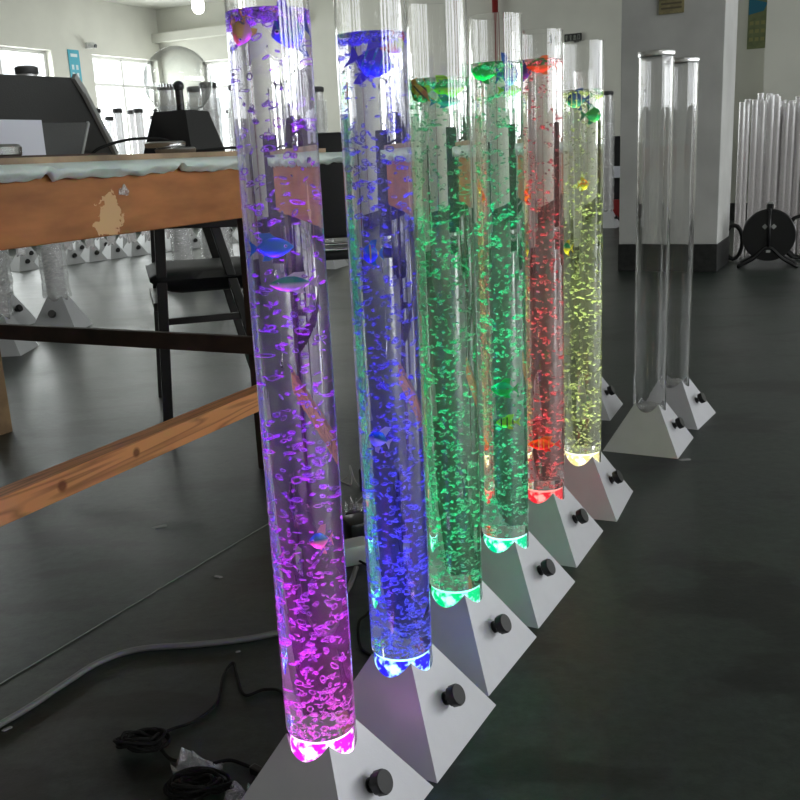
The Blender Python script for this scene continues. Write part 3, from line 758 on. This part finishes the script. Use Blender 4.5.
box(bm, (0, -.115, .125), (.03, .004, .018))
obj('label_mark', bm, M['panel_edge'], t)
bm = bmesh.new()
for k in range(3):
    path_tube(bm, [(2.64+.07*math.cos(a/16*2*PI)+.012*k, 7.42+.03*k, .15+.13*math.sin(a/16*2*PI)) for a in range(17)], .014, 6, False)
tag(obj('hose_coil', bm, M['cable'], None, True), 'black hose coil leaning beside the pillar foot', 'hose')
bm = bmesh.new()
for k in range(3):
    path_tube(bm, [(3.1+.12*math.cos(a/16*2*PI)+.02*k, 7.3+.03*k, .18+.16*math.sin(a/16*2*PI)) for a in range(17)], .014, 6, False)
tag(obj('hose_coil', bm, M['cable'], None, True), 'black hose coil leaning right of the cable reel', 'hose')

# ------------------------------------------------------------------ workbench
t = thing('workbench', 'long workbench with orange brown apron and wooden braces', 'table', tuple(W(1.6, -2.25, 0)))
def part(name, m, *boxes, bev=.003, par=None):
    bm = bmesh.new()
    for b in boxes: uvbox(bm, *b, bev)
    return obj(name, local(t, bm), M[m], par or t)
part('table_top', 'palewood', (.2, 2.68, -2.93, -1.592, .925, .948))
part('apron', 'apron', (.2, 2.65, -1.62, -1.598, .78, .925))
part('apron', 'brownwood', (.2, 2.65, -2.92, -2.898, .79, .925))
part('apron', 'brownwood', (2.625, 2.65, -2.898, -1.62, .80, .925))
for u, v, m in ((2.36, -1.655, 'brownwood'), (2.36, -2.865, 'palewood'), (.5, -1.655, 'palewood'), (.5, -2.865, 'palewood')):
    part('leg', m, (u-.035, u+.035, v-.032, v+.032, 0, .925))
part('long_stretcher', 'pine', (.2, 2.50, -1.622, -1.565, .232, .292))
part('cross_rail', 'brownwood', (2.30, 2.325, -2.9, -1.623, .372, .425))
part('cross_rail', 'brownwood', (.45, .475, -2.9, -1.623, .372, .425))
# cardboard + foam on the bench
bm = bmesh.new(); uvbox(bm, .2, 2.70, -2.9, -1.59, .9485, .962)
for f in bm.faces: pass
tag(obj('cardboard_sheet', bm, M['top']), 'worn brown cardboard sheet covering the workbench', 'cardboard')
bm = bmesh.new(); uvbox(bm, .9, 1.72, -2.3, -1.59, .9625, .966); tag(obj('cardboard_sheet', bm, M['brownwood']), 'torn dark cardboard piece lying at the left front of the bench', 'cardboard')
bm = bmesh.new(); nU = 240; rows = []
for i in range(nU+1):
    u = .2+2.66*i/nU; rag = .005*noise.noise(Vector((u*6, 0, 0)))+.006*noise.noise(Vector((u*25, 3, 0)))
    if abs((u*2.3) % 1-.5) < .03: rag += .014
    zt, zb_ = .949, .914+rag
    pts = []
    for j in range(9):
        f = j/8; a = PI*f
        bulge = .018*math.sin(a)+.008*noise.noise(Vector((u*14, j*.4, 5)))
        pts.append((-1.5885+.002+bulge, zt+(zb_-zt)*f))
    rows.append([bm.verts.new(W(u, v, z)) for v, z in pts]+[bm.verts.new(W(u, -1.5885, z)) for v, z in pts[::-4]])
for A, B in zip(rows, rows[1:]):
    k = len(A)
    for j in range(k): bm.faces.new((A[j], A[(j+1) % k], B[(j+1) % k], B[j]))
bm.faces.new(rows[0]); bm.faces.new(rows[-1])
tag(obj('foam_edge_wrap', bm, M['foam'], None, True, auto=1.0), 'pale green foam film wrapped along the front edge of the workbench', 'foam')
# tape scrap
bm = bmesh.new()
vs = [W(1.745+a, -1.596, .872+b) for a, b in ((0, 0), (.03, -.004), (.036, .006), (.02, .024), (.012, .012), (.004, .014))]
f = bm.faces.new([bm.verts.new(v) for v in vs]); r = bmesh.ops.extrude_face_region(bm, geom=[f])
for v in r['geom']:
    if isinstance(v, bmesh.types.BMVert): v.co += W(0, .003, 0)
tag(obj('tape_scrap', bm, M['bag']), 'scrap of clear tape stuck on the workbench apron', 'tape')

# plasma ball
ZT = .9625
t = thing('plasma_ball', 'clear glass plasma ball on a black tapered base', 'plasma ball', tuple(W(2.45, -1.95, ZT)), .36)
bm = bmesh.new()
def frustum(bm, levels, nn=4):
    rings = [[bm.verts.new((q*math.cos(2*PI*k/nn+PI/2*1), q*math.sin(2*PI*k/nn+PI/2), z)) for k in range(nn)] for q, z in levels]
    for a, b in zip(rings, rings[1:]):
        for k in range(nn): bm.faces.new((a[k], a[(k+1) % nn], b[(k+1) % nn], b[k]))
    bm.faces.new(rings[0][::-1]); bm.faces.new(rings[-1])
frustum(bm, [(.124, 0), (.126, .008), (.085, .126), (.08, .129)]); obj('tapered_base', bm, M['black'], t)
bm = bmesh.new(); zc = .216
pr = []
for k in range(25):
    a = PI*(.055+.945*(1-k/24)) if False else None
prof = [(.103*math.sin(PI*k/28), zc-.103*math.cos(PI*k/28)) for k in range(4, 28)]
lathe(bm, prof, 48, None, False, True)
t_ball = t
gb = obj('glass_sphere', bm, thin('plasma_glass', haze=.01, gl=.05, edge=.75, rough=.02), t, True)
bm = bmesh.new(); bmesh.ops.create_uvsphere(bm, u_segments=20, v_segments=14, radius=.017, matrix=Matrix.Translation((0, 0, .202))); lathe(bm, [(.012, .129), (.0125, .195)], 16)
obj('electrode', bm, M['black'], t, True, auto=.8)
for (u, v, z, lb_) in ((2.085, -1.69, ZT, 'silver round tube cap lying on the cardboard, lower of the two at the plasma ball'), (2.075, -1.715, ZT+.0165, 'silver round tube cap lying on top of another by the plasma ball')):
    bm = bmesh.new(); lathe(bm, [(.05, 0), (.053, .003), (.054, .011), (.049, .015), (.02, .0155)], 40)
    tag(obj('tube_cap', bm, M['chrome'], None, True, tuple(W(u, v, z)), auto=.7), lb_, 'cap', 'silver tube caps on the workbench')
bm = bmesh.new(); lathe(bm, [(.05, 0), (.053, .003), (.054, .018), (.049, .024), (.02, .0245)], 40)
tag(obj('tube_cap', bm, M['chrome'], None, True, tuple(W(1.465, -1.66, .9662)), auto=.7), 'silver round tube cap at the left picture edge in front of the white card', 'cap', 'silver tube caps on the workbench')
# card
bm = bmesh.new(); uvbox(bm, 1.25, 1.672, -1.735, -1.731, .9662, 1.046); tag(obj('white_card', bm, M['card']), 'plain white card standing in front of the dark board', 'card')
# dark board
t = thing('display_board', 'charcoal slanted board with pale edge standing on the workbench', 'board', tuple(W(1.8, -2.1, ZT)))
def prism(bm, quad_f, off):
    a = [bm.verts.new(p) for p in quad_f]; b = [bm.verts.new(p+off) for p in quad_f]
    bm.faces.new(a); bm.faces.new(b[::-1])
    for i in range(len(a)): bm.faces.new((a[i], b[i], b[(i+1) % len(a)], a[(i+1) % len(a)]))
bm = bmesh.new()
prism(bm, [W(1.0, -2.14, ZT+.004), W(2.50, -2.28, ZT+.004), W(2.30, -2.20, 1.160), W(2.255, -2.19, 1.199), W(1.2, -2.03, 1.168)], W(.02, -.03, 0)); obj('slab', local(t, bm), M['panel'], t)
bm = bmesh.new()
e0, e1, e2 = W(2.503, -2.277, ZT+.012), W(2.307, -2.197, 1.160), W(2.262, -2.187, 1.203)
bar(bm, e0, e1, .012, .02); bar(bm, e1, e2, .012, .02); obj('edge_trim', local(t, bm), M['panel_edge'], t)
bm = bmesh.new()
prism(bm, [W(1.0, -1.93, ZT+.004), W(1.985, -1.93, ZT+.004), W(2.06, -1.96, 1.056), W(1.0, -1.96, 1.044)], W(0, -.04, 0)); obj('front_flap', local(t, bm), pbr('charcoal_flap', (.055, .057, .056), .5, bump=.15, bscale=260), t)
bm = bmesh.new(); bar(bm, W(1.987, -1.932, ZT), W(2.062, -1.962, 1.056), .006, .01); obj('flap_trim', local(t, bm), M['panel_edge'], t)
bm = bmesh.new(); path_tube(bm, smooth_path([W(1.96, -1.87, ZT+.006), W(1.985, -1.85, ZT+.025), W(2.07, -1.82, ZT+.043), W(2.18, -1.80, ZT+.040), W(2.26, -1.84, ZT+.018), W(2.30, -1.80, ZT+.008), W(2.42, -1.75, ZT+.012), W(2.55, -1.66, ZT+.005), W(2.62, -1.64, ZT+.004)], 8), .0038, 8)
Mi = (Matrix.Translation(t_ball.location) @ Matrix.Rotation(t_ball.rotation_euler.z, 4, 'Z')).inverted()
for v in bm.verts: v.co = Mi @ v.co
obj('power_cord', bm, M['cable'], t_ball, True)
bm = bmesh.new(); lathe(bm, [(.012, 0), (.014, .004), (.014, .022), (.01, .028)], 16); tag(obj('black_plug', bm, M['black'], None, True, tuple(W(2.62, -1.69, ZT)), auto=.7), 'small black plug on the bench beside the purple tube', 'plug')

# ------------------------------------------------------------------ chairs
t = thing('armchair', 'black armchair with padded seat behind the workbench', 'chair', (-.62, 3.52, 0), .27)
def tb(name, m, a, b, w, d=None):
    bm = bmesh.new(); bar(bm, a, b, w, d, .003); return obj(name, bm, M[m], t)
for y in (-.05, .42):
    tb('leg', 'chairwood', (-.265, y, 0), (-.222, y, .72), .042, .036)
    tb('leg', 'chairwood', (.14, y, 0), (-.03, y+0, .72), .036, .034)
    tb('armrest', 'chairwood', (-.31, y, .735), (.26, y, .715), .05, .03)
    if y < 0: tb('side_rail', 'chairwood', (-.25, y, .385), (.06, y, .385), .024)
tb('front_rail', 'chairwood', (-.255, -.05, .44), (-.255, .42, .44), .03)
bm = bmesh.new()
nx, ny = 14, 10; G = []
def seatpt(i, j, top):
    x = -.275+.54*i/nx; y = -.08+.53*j/ny; e = min(i/nx, 1-i/nx, j/ny, 1-j/ny)
    k = min(1, e*6)
    return (x, y, .545+.03*k**.5-.012*math.sin(PI*i/nx) if top else .535-.06*k**.7)
top = [[bm.verts.new(seatpt(i, j, True)) for j in range(ny+1)] for i in range(nx+1)]
bot = [[bm.verts.new(seatpt(i, j, False)) for j in range(ny+1)] for i in range(nx+1)]
for i in range(nx):
    for j in range(ny):
        bm.faces.new((top[i][j], top[i+1][j], top[i+1][j+1], top[i][j+1])); bm.faces.new((bot[i][j], bot[i][j+1], bot[i+1][j+1], bot[i+1][j]))
for i in range(nx):
    bm.faces.new((top[i][0], bot[i][0], bot[i+1][0], top[i+1][0])); bm.faces.new((top[i][ny], top[i+1][ny], bot[i+1][ny], bot[i][ny]))
for j in range(ny):
    bm.faces.new((top[0][j], top[0][j+1], bot[0][j+1], bot[0][j])); bm.faces.new((top[nx][j], bot[nx][j], bot[nx][j+1], top[nx][j+1]))
obj('seat', bm, M['blackcloth'], t, True)
bm = bmesh.new(); box(bm, (.27, .185, .70), (.04, .5, .42), Matrix.Rotation(.18, 4, 'Y'), .012); obj('backrest', bm, M['brownwood'], t)
t = thing('office_chair', 'black chair whose upright back shows between the purple and blue tubes', 'chair', (-.25, 4.35, 0), .1)
bm = bmesh.new(); box(bm, (0, 0, .81), (.5, .04, .46), Matrix.Rotation(-.08, 4, 'X'), .018); obj('backrest', bm, M['blackcloth'], t, True, auto=.6)
bm = bmesh.new(); box(bm, (0, .26, .50), (.46, .44, .05), None, .018); obj('seat', bm, M['blackcloth'], t, True, auto=.6)
for sx in (-1, 1):
    bm = bmesh.new(); path_tube(bm, smooth_path([(sx*.2, .0, .8), (sx*.215, .0, .55), (sx*.22, .04, .42), (sx*.22, .42, .40), (sx*.22, .47, .36), (sx*.22, .45, .02), (sx*.22, .4, .012), (sx*.22, -.02, .012)], 5), .012, 8)
    obj('leg', bm, M['chrome'], t, True)
bm = bmesh.new()
for z in (.56, .535): path_tube(bm, smooth_path([(-.2, .02, z), (0, .035, z-.012), (.2, .02, z)], 5), .009, 8)
obj('back_support', bm, M['chrome'], t, True)

# ------------------------------------------------------------------ cables and bits on the floor
def cable(name, pts, r, m, label, cat='cable', k=10):
    bm = bmesh.new(); path_tube(bm, smooth_path(pts, k), r, 10)
    return tag(obj(name, bm, M[m], None, True), label, cat)
cable('grey_cable', [(-.95, 1.16, .0062), (-.722, 1.467, .0062), (-.656, 1.582, .0062), (-.607, 1.667, .0062), (-.54, 1.711, .0062), (-.422, 1.719, .0062), (-.3, 1.74, .0062), (-.2, 1.80, .0062), (-.14, 1.92, .0062), (-.12, 2.05, .0062)], .006, 'hose', 'thick grey cable snaking over the floor to the left of the row')
cable('loose_cable', [(-.21, 1.40, .004), (-.235, 1.525, .0035), (-.27, 1.545, .0035), (-.305, 1.53, .0035), (-.33, 1.60, .0035), (-.343, 1.64, .006), (-.355, 1.60, .0035), (-.352, 1.51, .0035), (-.38, 1.455, .0035), (-.417, 1.432, .0035), (-.44, 1.405, .005)], .0028, 'cable', 'thin black cord with a kink running behind the purple lamp')
def coil(name, x, y, label, seed, R_=.03, n_=9):
    rnd = random.Random(seed); pts = []
    for k in range(n_*10):
        a = 2*PI*k/10; f = 1+.35*math.sin(k*.37)
        pts.append((x+R_*f*math.cos(a)*1.1+rnd.uniform(-.003, .003), y+R_*.55*f*math.sin(a)+rnd.uniform(-.003, .003), .006+.016*(.5+.5*math.sin(k*.9+seed))+.0004*k*.2))
    bm = bmesh.new(); path_tube(bm, smooth_path(pts, 3), .0028, 6); return tag(obj(name, bm, M['cable'], None, True), label, 'cord')
coil('coiled_cord', -.452, 1.385, 'bundled black cord lying on the dark floor at the left', 1)
coil('coiled_cord', -.335, 1.262, 'bundled black cord near the front edge beside the plastic bag', 5, .034)
cable('loose_cable', [(-.42, 1.375, .006), (-.40, 1.35, .004), (-.37, 1.335, .004), (-.345, 1.318, .008)], .003, 'cable', 'short black cord from the left bundle to the plastic bag')
cable('loose_cable', [(-.325, 1.325, .008), (-.30, 1.335, .006), (-.27, 1.32, .005), (-.24, 1.295, .008), (-.22, 1.28, .01)], .003, 'cable', 'black lead running from the plastic bag to the purple lamp base')
bm = bmesh.new(); box(bm, (-.248, 1.298, .008), (.034, .014, .014), Matrix.Rotation(-.7, 4, 'Z'), .003); tag(obj('cord_connector', bm, M['black']), 'black barrel connector beside the purple lamp base', 'connector')
def crumple(name, x, y, sx, sy, h, label, m, seed, cat):
    bm = bmesh.new(); n_ = 9; V = []
    for i in range(n_):
        V.append([bm.verts.new((x+sx*(i/(n_-1)-.5)+.12*sx*noise.noise(Vector((i*.5, j*.5, seed))), y+sy*(j/(n_-1)-.5)-.5*sy*(i/(n_-1)-.5), .001+h*abs(noise.noise(Vector((i*.45, j*.45, seed+9)))))) for j in range(n_)])
    for i in range(n_-1):
        for j in range(n_-1): bm.faces.new((V[i][j], V[i+1][j], V[i+1][j+1], V[i][j+1]))
    r = bmesh.ops.extrude_face_region(bm, geom=bm.faces[:])
    for v in r['geom']:
        if isinstance(v, bmesh.types.BMVert): v.co.z += .0012
    return tag(obj(name, bm, M[m], None, False), label, cat)
crumple('plastic_bag', -.345, 1.312, .075, .05, .045, 'crumpled clear plastic bag tied on the cord at the lower left', 'bag', 2, 'bag')
crumple('plastic_bag', -.262, 1.235, .06, .04, .04, 'crumpled clear plastic scrap at the foot of the purple lamp', 'bag', 8, 'bag')
crumple('plastic_bag', -.385, 1.225, .05, .025, .012, 'white plastic scrap at the bottom edge, lower left', 'whiteplastic', 6, 'bag')
for x, y, s, a, lb_ in ((-.342, 1.692, .008, .3, 'tiny white chip on the floor beside the grey cable'), (-.707, 1.462, .014, .8, 'white chip of paper by the grey cable at the left edge'), (-.443, 2.046, .018, -.5, 'pale scrap on the floor below the wooden stretcher'),
                      (.851, 2.726, .03, .1, 'pale strip of tape on the floor before the nearer capped lamp'), (-.656, 2.38, .03, .4, 'thin pale splinter on the floor left of the row')):
    bm = bmesh.new(); box(bm, (0, 0, .0012), (s, s*.45, .002)); v = bm.verts[:]
    for k, q in enumerate(v): q.co.x += .2*s*math.sin(k*2.3)
    tag(obj('floor_scrap', bm, M['greyplastic'], None, False, (x, y, 0), a), lb_, 'scrap')
bm = bmesh.new(); pts = [(-1.4, .55, .0008)]
for k in range(40):
    f = k/39; pts.append((-1.0+.83*f+.004*noise.noise(Vector((k*.5, 0, 0))), 1.21+1.51*f+.006*noise.noise(Vector((k*.5, 4, 0))), .0008))
path_tube(bm, pts[1:], .0011, 5); tag(obj('seam', bm, M['seam_line']), 'thin pale floor seam running straight across the dark floor', 'seam')  # thin raised line standing for the seam in the floor
# power strip and adapters between first lamps
t = thing('power_strip', 'black power strip on the floor behind the first two lamps', 'power strip', (-.09, 2.44, 0), 1.25)
bm = bmesh.new(); box(bm, (0, 0, .02), (.28, .05, .04), None, .006); obj('strip_body', bm, M['black'], t)
for k in range(3):
    bm = bmesh.new(); box(bm, (-.09+.09*k, 0, .0405), (.04, .03, .002)); obj('socket', bm, M['greyplastic'], t)
for x, y, z, s, m, lb_ in ((-.09, 2.44, .043, (.045, .07, .07), 'black', 'black adapter block plugged in behind the blue lamp'), (-.125, 2.10, 0, (.075, .06, .05), 'whiteplastic', 'white adapter block on the floor in the gap behind the purple lamp'),
                            (-.125, 2.25, 0, (.06, .08, .05), 'black', 'black adapter block on the floor behind the white one')):
    t = thing('power_adapter', lb_, 'adapter', (x, y, z), .4)
    bm = bmesh.new(); box(bm, (0, 0, s[2]/2), s, None, .008); obj('adapter_body', bm, M[m], t, True, auto=.6)
    bm = bmesh.new(); path_tube(bm, smooth_path([(0, -s[1]/2, .012), (.01, -s[1]/2-.03, .008), (.0, -s[1]/2-.05, .004)], 5), .003, 6); obj('lead', bm, M['cable'], t, True)
crumple('plastic_bag', -.135, 2.335, .05, .03, .13, 'clear plastic bag over the adapters in the gap', 'bag', 12, 'bag')
cable('loose_cable', [(-.05, 2.16, .03), (-.055, 2.05, .045), (-.08, 1.98, .012), (-.06, 1.9, .005), (-.09, 1.82, .004), (-.105, 1.75, .02), (-.10, 1.68, .004), (-.07, 1.64, .004)], .003, 'cable', 'black cord looping between the adapters and the blue lamp')
cable('loose_cable', [(-.2, 2.70, .003), (-.155, 2.64, .003), (-.16, 2.72, .035), (-.13, 2.62, .003), (-.05, 2.62, .003)], .002, 'whiteplastic', 'thin white cord bent on the floor in the gap between the tubes')

# ------------------------------------------------------------------ light
w = bpy.data.worlds.new('world'); sc.world = w; w.use_nodes = True
bg = w.node_tree.nodes['Background']; bg.inputs[0].default_value = (.93, .97, 1, 1); bg.inputs[1].default_value = 1.8
def area(name, loc, target, sx, sy, power, col=(1, 1, 1)):
    l = bpy.data.lights.new(name, 'AREA'); l.shape = 'RECTANGLE'; l.size = sx; l.size_y = sy; l.energy = power; l.color = col
    o = bpy.data.objects.new(name, l); C.objects.link(o); o.location = loc
    d = Vector(target)-Vector(loc); o.rotation_euler = d.to_track_quat('-Z', 'Y').to_euler(); return o
LC, LA, LB, LK = 42, 72, 64, 6.5
for (a, b, z0, z1) in HC: area('daylight_right', W((a+b)/2, V1+TH+.1, (z0+z1)/2), W((a+b)/2, 0, 1.6), b-a, z1-z0, LC, (.95, .98, 1))
for (a, b, z0, z1) in HA: area('daylight_left', W((a+b)/2, V0-TH-.1, 1.7), W((a+b)/2, 0, 1.4), b-a, z1-z0, LA, (.97, 1, .98))
area('daylight_back', W(U1+TH+.1, -8.35, 1.6), W(0, -8.35, 1.3), 1.4, 1.45, LB)
for u, v in ((0, -5), (0, 1.5), (5.5, -5.5), (5.5, 1.5), (9.8, -6.5)):
    area('ceiling_fill', W(u, v, ZC-.06), W(u, v, 0), 1.2, .25, LK, (1, .99, .93))  # added fill under the ceiling for ambient light, no fixtures modelled

# ------------------------------------------------------------------ camera
cam = bpy.data.cameras.new('camera'); co = bpy.data.objects.new('camera', cam); C.objects.link(co)
cam.sensor_width = 36; cam.lens = 36*950.9/800; cam.clip_start = .02; cam.clip_end = 100
R = Vector((0.99887985, -0.01183836, -0.0458138)); Uv = Vector((0.04731861, 0.24990379, 0.96711377)); F = Vector((0, .9681983, -.25018403))
co.matrix_world = Matrix(((R.x, Uv.x, -F.x, 0), (R.y, Uv.y, -F.y, 0), (R.z, Uv.z, -F.z, .9334), (0, 0, 0, 1)))
sc.camera = co
sc.view_settings.view_transform = 'Standard'; sc.view_settings.look = 'None'; sc.view_settings.gamma = 1; sc.view_settings.exposure = 0
sc.cycles.max_bounces = 24; sc.cycles.transmission_bounces = 20; sc.cycles.transparent_max_bounces = 40; sc.cycles.diffuse_bounces = 4; sc.cycles.glossy_bounces = 5
sc.cycles.use_denoising = True; sc.cycles.sample_clamp_indirect = 6
